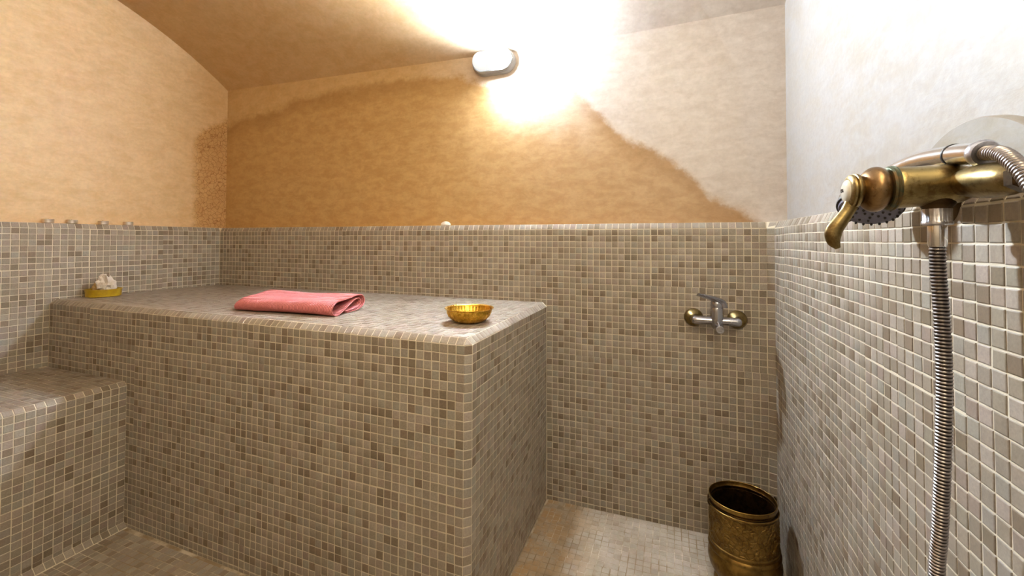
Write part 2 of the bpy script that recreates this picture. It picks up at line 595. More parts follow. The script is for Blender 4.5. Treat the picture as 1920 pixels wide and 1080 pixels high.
class Mosaic:
    """collects tile frames; the 300 that show largest become objects, the rest one part"""

    def __init__(s, parent, floor=False, seed=1):
        s.parent, s.floor, s.t = parent, floor, []
        s.rng = random.Random(seed)

    def tile(s, c, u, v, w, h, tint=None):
        """c centre on the grout face (pitch units), u, v unit directions with u x v the outward normal"""
        r = s.rng
        u, v = Vector(u).normalized(), Vector(v).normalized()
        n = u.cross(v)
        u = (u + n * r.gauss(0, 0.008) + v * r.gauss(0, 0.007)).normalized()
        v = (v + n * r.gauss(0, 0.008) - u * v.dot(u)).normalized()
        n = u.cross(v).normalized()
        v = n.cross(u)
        c = W(*c) + n * r.uniform(-0.0001, 0.0003)
        if tint is None:
            tint = r.randrange(len(TINTS))
        s.t.append((c, u, v, n, w * P, h * P, tint))

    def grid(s, org, u, v, nu, nv, skip=None, tw=0.9, sheet=12, edge_u=None, phase=0):
        """nu x nv tiles of one pitch; org is the corner; sheets of 12 x 12 are slightly misaligned"""
        org, u, v = Vector(org), Vector(u).normalized(), Vector(v).normalized()
        r = s.rng
        off = {}
        for i in range(nu):
            for j in range(nv):
                if skip and skip(i, j):
                    continue
                k = ((i + phase) // sheet, j // sheet)
                if k not in off:
                    off[k] = (r.gauss(0, 0.035), r.gauss(0, 0.035))
                a, b = off[k]
                c = org + u * (i + 0.5 + a + r.gauss(0, 0.012)) + v * (j + 0.5 + b + r.gauss(0, 0.012))
                s.tile(c, u, v, tw * r.uniform(0.985, 1.015), tw * r.uniform(0.985, 1.015))

    def build(s, thick=0.0011):
        sized = []
        for i, (c, u, v, n, w, h, ti) in enumerate(s.t):
            area = 0
            if n.dot(cpos - c) > 0:
                q = [project(c + u * w * a / 2 + v * h * b / 2) for a, b in ((-1, -1), (1, -1), (1, 1), (-1, 1))]
                if all(q) and -5 < sum(a[0] for a in q) / 4 < 1925 and -5 < sum(a[1] for a in q) / 4 < 1085:
                    area = abs(sum(q[k][0] * q[(k + 1) % 4][1] - q[(k + 1) % 4][0] * q[k][1] for k in range(4))) / 2
            sized.append((area, i))
        sized.sort(reverse=True)
        top = set(i for a, i in sized[:300] if a > 20)
        V, F, Cc = [], [], []
        inv = s.parent.matrix_basis.inverted()
        for i, (c, u, v, n, w, h, ti) in enumerate(s.t):
            if i in top:
                o = bpy.data.objects.new('tile', tile_variant(ti, s.floor))
                m = Matrix.Identity(4)
                for k in range(3):
                    m[k][0], m[k][1], m[k][2], m[k][3] = u[k] * w, v[k] * h, n[k] * thick, c[k]
                o.parent = s.parent
                o.matrix_basis = inv @ m
                COL.objects.link(o)
            else:
                b = len(V)
                for x, y, z in UV_:
                    V.append(inv @ (c + u * (x * w) + v * (y * h) + n * (z * thick)))
                F += [tuple(b + k for k in q) for q in UF_]
                Cc += [ti] * len(UV_)
        if V:
            o = obj('tiles', V, F, M_FLOOR if s.floor else M_TILE, s.parent, smooth_=False)
            me = o.data
            at = me.color_attributes.new('tint', 'FLOAT_COLOR', 'POINT')
            buf = []
            for ti in Cc:
                buf += [*TINTS[ti], 1.0]
            at.data.foreach_set('color', buf)
            me.shade_smooth()
            me.set_sharp_from_angle(angle=math.radians(62))
            o['kind'] = 'stuff'
            o['label'] = 'smaller and farther mosaic tiles of the same cladding'


def structure(o):
    o['kind'] = 'structure'
    return o


# ------------------------------------------------------------------ room shell
XL, AL = -5.309, 0.02008          # left wall line at y=0 and its splay
XR, AR = 108.951, 0.01164
YF = -86.0
DL, DB, DR = 1.8, 2.6, 2.26       # plaster set back behind the mosaic (the ledge depth)


def left(y, off=0.0):
    return XL + y * math.tan(AL) - off


def right(y, off=0.0):
    return XR - y * math.tan(AR) + off


def strip(mb, prof, ends):
    """sweep profile [(offset, z)] between two ends [(x,y) functions of offset]"""
    n = len(prof)
    v = []
    for e in ends:
        v += [W(*e(o_), z) for o_, z in prof]
    f = [(i, i + 1, n + i + 1, n + i) for i in range(n - 1)]
    mb.add(v, f)


LZ = 0.93    # ledge top level
PROF = [(0.0, FZ), (0.0, 0.02), (0.42, LZ)]


def wall(name, ends, depth, mat_pl, top=50.0):
    """grout face + trim slope + ledge shelf + plaster above"""
    mb = MB()
    prof = PROF + [(depth, LZ + 0.04), (depth, top), (depth + 4, top), (depth + 4, FZ), (0.0, FZ)]
    strip(mb, prof, ends)
    mi = [0, 0, 1, 1, 1, 1, 0]
    return structure(obj(name, mb.v, mb.f, [M_GROUT, mat_pl], None, smooth_=False, fm=mi))


wb = wall('wall_back', [lambda o_: (XL - 4, o_), lambda o_: (XR + 4, o_)], DB, M_PB, top=36.5)
wl = wall('wall_left', [lambda o_: (left(YF, o_), YF), lambda o_: (left(2.7, o_), 2.7)], DL, M_PL)
wr = wall('wall_right', [lambda o_: (right(2.7, o_), 2.7), lambda o_: (right(YF, o_), YF)], DR, M_PR)
mb = MB().box(W(52, YF - 1.0, 2), (130 * P, 2 * P, 96 * P))
structure(mb.o('wall_front', M_PF, smooth_=False))
mb = MB().box(W(52, -42, FZ - 1.0), (132 * P, 100 * P, 2 * P))
fl = structure(mb.o('floor', M_FGROUT, smooth_=False))

# barrel vault, axis along x
V, F = [], []
nx, ny = 60, 40


def spring(x):
    pts = [(-8, 34.65), (0, 34.55), (23, 34.05), (60, 33.25), (72, 32.95), (90, 32.95), (113, 33.6)]
    for (a, za), (b, zb) in zip(pts, pts[1:]):
        if x <= b:
            return za + (zb - za) * max(0, (x - a)) / (b - a)
    return pts[-1][1]


Rv = (44.6 ** 2 + 14 ** 2) / 28
for i in range(nx + 1):
    x = -9.5 + 123 * i / nx
    for j in range(ny + 1):
        y = 2.75 - 89.2 * j / ny
        zc = math.sqrt(max(0, Rv ** 2 - (y + 41.85) ** 2)) - (Rv - 14)
        fall = max(0, 1 - (2.75 - y) / 45)
        V.append(W(x, y, 34.6 + zc + (spring(x) - 34.6) * fall))
for i in range(nx):
    for j in range(ny):
        a = i * (ny + 1) + j
        F.append((a, a + 1, a + ny + 2, a + ny + 1))
nV = len(V)
V += [v + Vector((0, 0, 0.06)) for v in V]
F += [tuple(k + nV for k in reversed(q)) for q in list(F)]
structure(obj('ceiling', V, F, M_PC))

# arch-topped plaster panel standing on the right ledge
yc, zc_, rr_ = -38.6, -2.44, 7.58
out = []
a0 = math.asin((LZ + 0.06 - zc_) / rr_)
for k in range(41):
    a = a0 + (math.pi - 2 * a0) * k / 40
    out.append((yc + rr_ * math.cos(a), zc_ + rr_ * math.sin(a)))
mb = MB()
n_ = len(out)
ring = []
for dx, sc in ((0.0, 1.0), (-0.5, 1.0), (-0.6, 0.982)):
    ring.append([W(right(y, DR) + dx, yc + (y - yc) * sc, LZ + 0.06 + (z - LZ - 0.06) * sc) for y, z in out])
vv = sum(ring, [])
ff = [(r * n_ + i, r * n_ + (i + 1) % n_, (r + 1) * n_ + (i + 1) % n_, (r + 1) * n_ + i) for r in (0, 1) for i in range(n_)]
ff += [tuple(range(n_ - 1, -1, -1)), tuple(2 * n_ + i for i in range(n_))]
o = obj('arched_plaster_panel', vv, ff, M_PD, wr)

# ------------------------------------------------------------------ mosaic of the walls
BT = -12.5      # bench top level
BX = 75.0       # bench end face
SX = 16.5       # step front face (faces +x)
ST = -23.7      # step top


def bench_front(x):
    return -29.2 - (x + 5.9) * 0.9 / 81


# back wall
mo = Mosaic(wb, seed=3)
rows = 46


def skip_back(i, j):
    x = i - 4 + 0.5
    z = -(j + 0.5)
    return (x < BX + 0.2 and z < BT - 0.15)


r = mo.rng
offs = {}
for i in range(112):
    for j in range(rows):
        if skip_back(i, j):
            continue
        k = (i // 12, (j + 3) // 12)
        offs.setdefault(k, (r.gauss(0, 0.04), r.gauss(0, 0.035)))
        a, b = offs[k]
        mo.tile((i - 4 + 0.5 + a + r.gauss(0, 0.012), 0, -(j + 0.5) + b + r.gauss(0, 0.012)), (1, 0, 0), (0, 0, 1),
                0.9 * r.uniform(0.98, 1.015), 0.9 * r.uniform(0.98, 1.015))
for j in range(13):          # cut tiles in the left corner
    mo.tile((-4.62, 0, -(j + 0.5)), (1, 0, 0), (0, 0, 1), 0.95, 0.9)
sl = math.atan2(LZ - 0.02, 0.42)
mo.tile((-4.62, 0.21, 0.475), (1, 0, 0), (0, 0.42, LZ - 0.02), 0.95, 0.93)
for i in range(112):         # trim row on the ledge slope
    mo.tile((i - 4 + 0.5 + r.gauss(0, 0.02), 0.21, 0.475), (1, 0, 0), (0, 0.42, LZ - 0.02), 0.9, 0.93)
mo.tile((108.72, 0.06, 0.475), (1, -0.33, 0), (0.14, 0.42, LZ - 0.02), 1.1, 0.93)
for j in range(rows):        # turned column in the right corner
    mo.tile((108.50, -0.17, -(j + 0.5)), (1, -0.33, 0), (0, 0, 1), 1.0, 0.9)
mo.build()
# grout fillet behind the turned column
mb = MB()
mb.add([W(107.9, 0.03, FZ), W(109.05, -0.35, FZ), W(109.05, -0.35, 0.02), W(107.9, 0.03, 0.02),
        W(108.0, 0.45, LZ), W(109.4, 0.05, LZ)], [(0, 1, 2, 3), (3, 2, 5, 4)])
o = obj('corner_fillet', mb.v, mb.f, M_GROUT, wb, smooth_=False)

# left wall
mo = Mosaic(wl, seed=4)
dl_ = Vector((math.sin(AL), math.cos(AL), 0))       # along +y
r = mo.rng
offs = {}
for i in range(85):
    for j in range(46):
        y = -(i + 0.5)
        z = -(j + 0.5)
        if (y > -29.2 and z < BT - 0.1) or (y <= -29.2 and z < ST - 0.1):
            continue
        k = (i // 12, (j + 5) // 12)
        offs.setdefault(k, (r.gauss(0, 0.04), r.gauss(0, 0.035)))
        a, b = offs[k]
        s_ = i + 0.5 + a + r.gauss(0, 0.012)
        mo.tile((XL - s_ * math.sin(AL), -s_ * math.cos(AL), z + b + r.gauss(0, 0.012)), dl_, (0, 0, 1),
                0.9 * r.uniform(0.98, 1.015), 0.9 * r.uniform(0.98, 1.015))
nl = Vector((math.cos(AL), -math.sin(AL), 0))
for i in range(85):
    s_ = i + 0.5
    c = Vector((XL - s_ * math.sin(AL), -s_ * math.cos(AL), 0.475)) - nl * 0.21
    mo.tile(c, dl_, Vector((0, 0, LZ - 0.02)) - nl * 0.42, 0.9, 0.93)
mo.build()

# right wall
mo = Mosaic(wr, seed=5)
dr_ = Vector((math.sin(AR), -math.cos(AR), 0))      # along -y
nr = Vector((-math.cos(AR), -math.sin(AR), 0))
r = mo.rng
offs = {}
for i in range(84):
    for j in range(46):
        k = ((i + 7) // 12, (j + 1) // 12)
        offs.setdefault(k, (r.gauss(0, 0.04), r.gauss(0, 0.035)))
        a, b = offs[k]
        s_ = i + 0.88 + a + r.gauss(0, 0.012)
        mo.tile((XR + s_ * math.sin(AR), -s_ * math.cos(AR), -(j + 0.5) + b + r.gauss(0, 0.012)), dr_, (0, 0, 1),
                0.9 * r.uniform(0.98, 1.015), 0.9 * r.uniform(0.98, 1.015))
for i in range(84):
    s_ = i + 0.88
    c = Vector((XR + s_ * math.sin(AR), -s_ * math.cos(AR), 0.475)) - nr * 0.21
    mo.tile(c, dr_, Vector((0, 0, LZ - 0.02)) - nr * 0.42, 0.9, 0.93)
mo.build()

# floor
mo = Mosaic(fl, floor=True, seed=6)
r = mo.rng
offs = {}
for i in range(93):
    for j in range(86):
        x = 16.2 + i + 0.5
        y = -(j + 0.5)
        if x < BX + 0.3 and y > bench_front(x) - 0.2:
            continue
        if x < SX + 0.9:
            continue
        k = ((i + 1) // 12, j // 12)
        offs.setdefault(k, (r.gauss(0, 0.04), r.gauss(0, 0.04), r.gauss(0, 0.004)))
        a, b, c_ = offs[k]
        mo.tile((x + a + r.gauss(0, 0.015), y + b + r.gauss(0, 0.015), FZ), (1, c_, 0), (-c_, 1, 0),
                0.9 * r.uniform(0.97, 1.02), 0.9 * r.uniform(0.97, 1.02))
mo.build(0.0008)

# ------------------------------------------------------------------ bench
CH = 0.68      # chamfer
x0b, yb0 = -5.2, -0.02
yl, yr = bench_front(x0b), bench_front(BX)
BTF = BT + 0.12     # top falls slightly towards the wall


def ztop(y):
    return BT + (BTF - BT) * (y / -30.0)


bench = thing('tiled_bench', 'high mosaic-tiled masonry slab bench filling the back left corner under the towel', 'bench', W(35, -15, FZ))


def L_(root, v):
    return root.matrix_basis.inverted() @ v


base_pts = [(left(0) + 0.02, yb0), (BX, yb0), (BX, yr + CH), (BX - CH, yr), (left(yl) + 0.02, yl)]
up_pts = [(left(0) + 0.02, yb0), (BX - CH, yb0), (BX - CH, yr + CH), (BX - CH, yr + CH), (left(yl) + 0.02, yl + CH)]
v0 = [W(x, y, FZ + 0.02) for x, y in base_pts]
v1 = [W(x, y, ztop(y) - CH) for x, y in base_pts]
v2 = [W(x, y, ztop(y)) for x, y in up_pts]
vv = [L_(bench, v) for v in v0 + v1 + v2]
ff = []
for a in (0, 5):
    for i in range(5):
        j = (i + 1) % 5
        ff.append((a + i, a + j, a + 5 + j, a + 5 + i))
ff += [(4, 3, 2, 1, 0), (10, 11, 12, 13, 14)]
obj('grout_core', vv, ff, M_GROUT, bench, smooth_=False)
mo = Mosaic(bench, seed=8)
r = mo.rng
fd = Vector((BX + 5.9, yr - bench_front(-5.9), 0)).normalized()    # along the front face
offs = {}
nfr = 80
for i in range(nfr):          # front face
    for j in range(33):
        s_ = nfr - i - 0.5
        if j == 32:
            hh, zz = 0.42, -32.28
        else:
            hh, zz = 0.9, -(j + 0.5)
        x = BX - CH - (s_) * fd.x
        if x < -5.6:
            continue
        z = ztop(-30) - CH + zz
        if x < SX and z < ST:
            continue
        k = (i // 12, (j + 7) // 12)
        offs.setdefault(k, (r.gauss(0, 0.04), r.gauss(0, 0.035)))
        a, b = offs[k]
        x += a + r.gauss(0, 0.012)
        mo.tile((x, bench_front(x), z + b * (j < 31) + r.gauss(0, 0.012)), fd, (0, 0, 1), 0.9 * r.uniform(0.98, 1.015), hh)
for j in range(33):           # cut corner column
    hh, zz = (0.42, -32.28) if j == 32 else (0.9, -(j + 0.5))
    mo.tile((BX - CH / 2, yr + CH / 2, ztop(-30) - CH + zz), (1, 1, 0), (0, 0, 1), 0.9, hh)
for i in range(29):           # end face
    for j in range(33):
        hh, zz = (0.42, -32.28) if j == 32 else (0.9, -(j + 0.5))
        y = yr + CH + i + 0.5
        k = ('e', i // 12, (j + 7) // 12)
        offs.setdefault(k, (r.gauss(0, 0.04), r.gauss(0, 0.035)))
        a, b = offs[k]
        mo.tile((BX, y + a, ztop(y) - CH + zz + b * (j < 31)), (0, 1, 0), (0, 0, 1), 0.9 * r.uniform(0.98, 1.015), hh)
tilt = Vector((0, -1, -(BTF - BT) / 30.0 * -1)).normalized()
for i in range(80):           # top
    for j in range(29):
        x = BX - CH - i - 0.5
        y = -(j + 0.5)
        if x < -5.7 or y < bench_front(x) + CH + 0.35:
            continue
        k = ('t', i // 12, j // 12)
        offs.setdefault(k, (r.gauss(0, 0.04), r.gauss(0, 0.04)))
        a, b = offs[k]
        mo.tile((x + a + r.gauss(0, 0.012), y + b * 0.5 + r.gauss(0, 0.012), ztop(y)), (1, 0, 0), (0, 1, 0),
                0.9 * r.uniform(0.98, 1.015), 0.9 * r.uniform(0.98, 1.015))
for i in range(80):           # cut row along the front edge of the top
    x = BX - CH - i - 0.5
    if x < -5.7:
        continue
    edge_ = bench_front(x) + CH
    j_ = max(j for j in range(29) if -(j + 0.5) >= edge_ + 0.35)
    gap = (-(j_ + 1.0)) - edge_
    if gap > 0.22:
        mo.tile((x, edge_ + gap / 2, ztop(edge_)), (1, 0, 0), (0, 1, 0), 0.9, gap - 0.08)
for i in range(80):           # chamfer rows
    x = BX - CH - i - 0.5
    if x > -5.6:
        y = bench_front(x) + CH / 2
        mo.tile((x, y, ztop(y) - CH / 2), fd, (0, 1, 1), 0.9, 0.88, r.choice([0, 1, 2, 3, 8, 9, 10, 11, 16]))
for i in range(29):
    y = yr + CH + i + 0.5
    mo.tile((BX - CH / 2, y, ztop(y) - CH / 2), (0, 1, 0), (-1, 0, 1), 0.9, 0.88, r.choice([0, 1, 2, 3, 8, 9, 10, 11, 16]))
mo.build()
# three-cornered tile at the nose of the bench
zt = ztop(yr)
tri = [W(BX - CH, yr, zt - CH), W(BX, yr + CH, zt - CH), W(BX - CH, yr + CH, zt)]
cen = sum(tri, Vector()) / 3
nn = (tri[1] - tri[0]).cross(tri[2] - tri[0]).normalized()
tv = [L_(bench, cen + (p - cen) * 0.93) for p in tri] + [L_(bench, cen + (p - cen) * 0.85 + nn * 0.0014) for p in tri]
o = obj('corner_tile', tv, [(3, 4, 5), (0, 1, 4, 3), (1, 2, 5, 4), (2, 0, 3, 5)], M_TILE, bench, smooth_=False,
        label='three-cornered tile at the bench nose')
at = o.data.color_attributes.new('tint', 'FLOAT_COLOR', 'POINT')
for d in at.data:
    d.color = (*TINTS[9], 1)

# ------------------------------------------------------------------ step
step = thing('tiled_step', 'low mosaic-tiled seat step along the left wall in front of the bench', 'step', W(6, -50, FZ))
YS = -29.48
C2 = 0.62
pf = [(-6.6, FZ + 0.02), (SX, FZ + 0.02), (SX, ST - C2), (SX - C2, ST), (-6.6, ST)]
vv = []
for y in (YF + 0.1, YS):
    vv += [L_(step, W(x if x > 0 else left(y, -0.02), y, z)) for x, z in pf]
ff = [(i, (i + 1) % 5, 5 + (i + 1) % 5, 5 + i) for i in range(5)] + [(4, 3, 2, 1, 0), (5, 6, 7, 8, 9)]
obj('grout_core', vv, ff, M_GROUT, step, smooth_=False)
mo = Mosaic(step, seed=9)
r = mo.rng
offs = {}
for i in range(56):
    y = YS - (i + 0.5)
    for j in range(21):       # front face
        k = (i // 12, j // 12)
        offs.setdefault(k, (r.gauss(0, 0.04), r.gauss(0, 0.035)))
        a, b = offs[k]
        mo.tile((SX, y + a * 0.5 + r.gauss(0, 0.01), ST - C2 - (j + 0.5) + b * (j < 20)), (0, 1, 0), (0, 0, 1),
                0.9 * r.uniform(0.98, 1.015), 0.9 * r.uniform(0.98, 1.015))
    mo.tile((SX - C2 / 2, y, ST - C2 / 2), (0, 1, 0), (-1, 0, 1), 0.9, 0.82)     # edge row
    for j in range(22):       # top
        x = SX - C2 - (j + 0.5)
        if x < left(y) + 0.3:
            continue
        k = ('t', i // 12, j // 12)
        offs.setdefault(k, (r.gauss(0, 0.04), r.gauss(0, 0.035)))
        a, b = offs[k]
        mo.tile((x + a * 0.5, y + b * 0.5, ST), (1, 0, 0), (0, 1, 0), 0.9 * r.uniform(0.98, 1.015), 0.9 * r.uniform(0.98, 1.015))
    mo.tile((SX + 0.42, y, FZ + 0.42), (0, 1, 0), (-1, 0, 1), 0.9, 0.9)          # cove row at the floor
mo.build()
mb = MB()
mb.add([L_(step, W(SX - 0.05, YS, FZ + 0.85)), L_(step, W(SX + 0.85, YS, FZ)), L_(step, W(SX + 0.85, YF + 0.1, FZ)),
        L_(step, W(SX - 0.05, YF + 0.1, FZ + 0.85))], [(0, 1, 2, 3)])
mb.o('cove', M_GROUT, step, smooth_=False)


# ------------------------------------------------------------------ bulkhead lamp
def oval(a, b, n=48, p=3.0):
    """stadium-like superellipse outline"""
    res = []
    for k in range(n):
        t = 2 * math.pi * k / n
        c, s = math.cos(t), math.sin(t)
        hl = a - b
        res.append((b * c + (hl if c > 0 else -hl), b * s))
    return res


def oval_loft(mb, a, b, levels):
    """levels: (scale in/out offset, y depth). outline in xz, protruding to -y"""
    n = 64
    rings = []
    for inset, y in levels:
        rings.append([(x, y, z) for x, z in oval(a - inset, b - inset, n)])
    v = sum(rings, [])
    f = []
    for i in range(len(rings) - 1):
        for k in range(n):
            k2 = (k + 1) % n
            f.append((i * n + k, i * n + k2, (i + 1) * n + k2, (i + 1) * n + k))
    f.append(tuple((len(rings) - 1) * n + k for k in range(n)))
    f.append(tuple(range(n - 1, -1, -1)))
    mb.add(v, f)


lampc = W(64.15, DB, 31.35)
lamp = thing('bulkhead_lamp', 'oval white bulkhead wall lamp, switched on, at the top of the back wall', 'lamp', lampc)
mb = MB()
oval_loft(mb, 0.104, 0.056, [(0, 0.0), (0, -0.022), (0.003, -0.026), (0.009, -0.027)])
mb.o('base', M_LGREY, lamp)
mb = MB()
oval_loft(mb, 0.100, 0.052, [(0, -0.024), (0.0, -0.040), (0.003, -0.044), (0.007, -0.043), (0.0080, -0.030)])
mb.o('rim', M_LGREY, lamp, label='grey frame ring')
mb = MB()
oval_loft(mb, 0.0915, 0.0435, [(0, -0.0345), (0.0005, -0.052), (0.003, -0.064), (0.009, -0.074), (0.019, -0.080), (0.036, -0.083)])
mb.o('glass_cover', M_LAMP, lamp, label='glowing frosted cover')
for sx in (-1, 1):
    mb = MB().lathe([(0.003, 0), (0.0042, -0.002), (0.0042, -0.004), (0.002, -0.0055)], 12, 'Y', (sx * 0.0975, -0.034, 0))
    mb.o('screw', M_CHROME, lamp)


# ------------------------------------------------------------------ towel
def towel():
    base = W(42, -20, ztop(-20))
    t = thing('folded_towel', 'folded pink waffle-weave towel lying on the bench', 'towel', base, (0, 0, 0.0))
    # section in (depth y', height) metres; y'=0 front fold, grows to the back; spiral from the loose end
    sec = [(0.090, 0.003), (0.130, 0.003), (0.168, 0.004), (0.200, 0.012), (0.214, 0.027), (0.208, 0.043), (0.188, 0.053),
           (0.160, 0.055), (0.125, 0.052), (0.085, 0.049), (0.045, 0.048), (0.018, 0.045), (0.000, 0.036), (-0.008, 0.021),
           (0.002, 0.007), (0.024, 0.002), (0.045, 0.006), (0.070, 0.014), (0.100, 0.026), (0.130, 0.037), (0.155, 0.043),
           (0.177, 0.040), (0.186, 0.029), (0.176, 0.018), (0.150, 0.011), (0.115, 0.009), (0.080, 0.0085)]
    sp = spline([Vector((a, b, 0)) for a, b in sec], 5)
    th = 0.0026
    # end stations along the length, from the open right end to the closed left end
    # front edge and direction of depth measured on the bench (pitch units)
    fr0, fr1 = Vector((52.0, -24.9)), Vector((34.6, -25.7))
    bk0, bk1 = Vector((50.6, -16.9)), Vector((31.8, -17.3))
    V, F = [], []
    ns = 300
    m = len(sp)
    for i in range(ns + 1):
        u = i / ns
        fr = fr0.lerp(fr1, u)
        bk = bk0.lerp(bk1, u)
        dirv = (bk - fr)
        dp = dirv.length * P
        dirv.normalize()
        hs = 1.04 - 0.02 * u - 0.05 * math.sin(math.pi * u) + 0.03 * math.sin(9 * u)
        if u > 0.93:
            hs *= 1 - 0.25 * ((u - 0.93) / 0.07) ** 2
        nrm = []
        for k in range(m):
            a, b = sp[max(0, k - 1)], sp[min(m - 1, k + 1)]
            tg = (b - a).normalized()
            nrm.append(Vector((-tg.y, tg.x, 0)))
        for side in (1, -1):
            for k in range(m):
                q = sp[k] + nrm[k] * (th * side * 0.5 + 0.00045 * math.sin(2 * math.pi * u * 68))
                d = q.x / 0.214 * dp
                h = max(0.0012, q.y * hs + 0.0012)
                lift = 0.0045 * math.sin(math.pi * min(1, u * 1.25)) * max(0, 1 - d / 0.06)
                h += max(0, lift)
                w = fr * P + dirv * d
                V.append(Vector((w.x, w.y, 0)) - Vector((base.x, base.y, 0)) + Vector((0, 0, h)))
    row = 2 * m
    for i in range(ns):
        for k in range(m - 1):
            a = i * row + k
            F.append((a, a + 1, a + row + 1, a + row))
            a += m
            F.append((a + row, a + row + 1, a + 1, a))
        for k in (0, m - 1):
            a = i * row + k
            F.append((a, a + row, a + row + m, a + m) if k == 0 else (a + m, a + row + m, a + row, a))
    for i in (0, ns):
        for k in range(m - 1):
            a = i * row + k
            F.append((a, a + m, a + m + 1, a + 1) if i == 0 else (a + 1, a + m + 1, a + m, a))
    obj('cloth', V, F, M_TOWEL, t)
    # woven hem along the open end
    mb = MB()
    pts = []
    for k in range(0, m, 1):
        pts.append(V[k].lerp(V[k + m], 0.5))
    mb.tube(pts, 0.0016, 6)
    mb.o('hem', M_TOWEL, t)


towel()

# ------------------------------------------------------------------ gold bowl
bz = ztop(-21.5)
bowl = thing('brass_bowl', 'small golden ribbed hammam bowl standing on the bench near its right end', 'bowl', W(70.6, -21.2, bz) + Vector((0, 0, 0.0012)))
R_ = 0.076
prof_out = [(0.0, 0.0), (0.033, 0.0), (0.042, 0.0025), (0.055, 0.0095), (0.0655, 0.020), (0.0710, 0.031), (0.0735, 0.0425)]
prof_in = [(0.0725, 0.0440), (0.0695, 0.0315), (0.0640, 0.0215), (0.0535, 0.0115), (0.040, 0.0045), (0.0, 0.0030)]


def rib(a, i):
    return 1 + (0.009 * (math.cos(a * 40)) if i in (3, 4, 5) else 0)


mb = MB().lathe(prof_out, 240, 'Z', wob=rib, caps=False)
mb.o('body', M_GOLD, bowl)
mb = MB().lathe(prof_in, 240, 'Z', wob=lambda a, i: 1 + (0.009 * math.cos(a * 40) if i in (1, 2, 3) else 0), caps=False)
mb.o('inner_wall', M_GOLD, bowl)
mb = MB().lathe([(0.0725, 0.0415), (0.0760, 0.0435), (0.0780, 0.0447), (0.0788, 0.0455), (0.0780, 0.0465), (0.0755, 0.0460), (0.0722, 0.0443), (0.0715, 0.0425), (0.0725, 0.0415)], 96, 'Z', caps=False)
mb.o('rim', M_GOLD, bowl)

# ------------------------------------------------------------------ yellow tin with tissue
tin = thing('yellow_tin', 'shallow round yellow tin dish in the left corner of the bench', 'dish', W(-3.2, -23.0, ztop(-23)) + Vector((0, 0, 0.0012)))
mb = MB().lathe([(0.0, 0), (0.062, 0), (0.066, 0.003), (0.068, 0.03), (0.0705, 0.0335), (0.0705, 0.0345), (0.068, 0.0345), (0.066, 0.031), (0.064, 0.004), (0.0, 0.003)],
                56, 'Z', caps=False)
mb.o('body', M_YTIN, tin)
mb = MB().lathe([(0.0675, 0.0325), (0.0712, 0.0332), (0.0712, 0.0352), (0.0675, 0.0355), (0.0675, 0.0325)], 56, 'Z', caps=False)
mb.o('rim', M_YTIN, tin)


def crumple(name, mat, parent, c, rad, seed, stretch=(1, 1, 1)):
    import bmesh
    rg = random.Random(seed)
    bm = bmesh.new()
    bmesh.ops.create_icosphere(bm, subdivisions=3, radius=1)
    from mathutils import noise as mn
    for v in bm.verts:
        d = v.co.normalized()
        k = 1 + 0.38 * mn.cell(d * 2.3 + Vector((seed, 0, 0))) - 0.16 + 0.22 * mn.noise(d * 3.1 + Vector((0, seed, 0)))
        v.co = Vector((d.x * stretch[0], d.y * stretch[1], d.z * stretch[2])) * rad * k
    for v in bm.verts:
        v.co = v.co + Vector(c)
        v.co.z = max(v.co.z, 0.004)
    vs = [v.co.copy() for v in bm.verts]
    fs = [tuple(v.index for v in f.verts) for f in bm.faces]
    bm.free()
    return obj(name, vs, fs, mat, parent, smooth_=False)


tin.scale = (0.93, 0.93, 1.0)
tis = thing('crumpled_tissue', 'crumpled white paper tissue standing in the yellow tin', 'tissue', tin.location + Vector((0, 0, 0.002)))
crumple('paper', M_PAPER, tis, (0.020, -0.004, 0.052), 0.036, 3, (0.95, 0.9, 1.4))
crumple('tan_wrapper', M_PAPERT, tis, (-0.020, -0.008, 0.036), 0.027, 9, (0.95, 0.8, 1.3))

# ------------------------------------------------------------------ tealights on the left ledge
names = ['tealight candle in aluminium cup, leftmost on the left ledge', 'tealight candle in aluminium cup, second from the left on the left ledge',
         'tealight candle in aluminium cup, third from the left on the left ledge', 'tealight candle in aluminium cup, rightmost on the left ledge']
for (y, lab) in zip((-29.3, -26.15, -21.6, -17.65), names):
    x = left(y, 0.92)
    t = thing('tealight', lab, 'candle', W(x, y, LZ + 0.035) + Vector((0, 0, 0.0006)), (0, 0, y), 'tealights on the left ledge')
    MB().lathe([(0.0, 0), (0.0178, 0), (0.0188, 0.001), (0.0190, 0.014), (0.0196, 0.0152), (0.0190, 0.0158), (0.0182, 0.0150), (0.0180, 0.011)], 40, 'Z', caps=False).o('cup', M_ALU, t)
    MB().lathe([(0.0, 0.0095), (0.0181, 0.010), (0.0181, 0.0115), (0.006, 0.0122), (0.0, 0.0122)], 32, 'Z', caps=False).o('wax', M_WAX, t)
    MB().tube([(0, 0, 0.011), (0.001, 0, 0.015), (0.003, 0.001, 0.0185)], 0.0007, 6).o('wick', M_INK, t)

# small soap on the back ledge
mb = MB()
seg = []
prof = []
for k in range(11):
    a = math.pi / 2 * k / 10
    prof.append((0.0235 * math.cos(a) if k < 10 else 0.0, 0.016 * math.sin(a)))
mb.lathe([(0.0, 0.0)] + [(0.021, 0.0)] + [(0.0235, 0.003)] + [(p_[0], p_[1] + 0.003) for p_ in prof[1:]], 36, 'Z', sx=1.0, sy=0.75,
         wob=lambda a, i: 1 + 0.05 * math.sin(2 * a + 1) + 0.03 * math.sin(3 * a), caps=False)
so = mb.o('soap', M_SOAP, None)
so.location = W(54.6, 1.2, LZ + 0.035) + Vector((0, 0, 0.0006))
so['label'] = 'small cream rounded piece of soap on the ledge of the back wall'
so['category'] = 'soap'


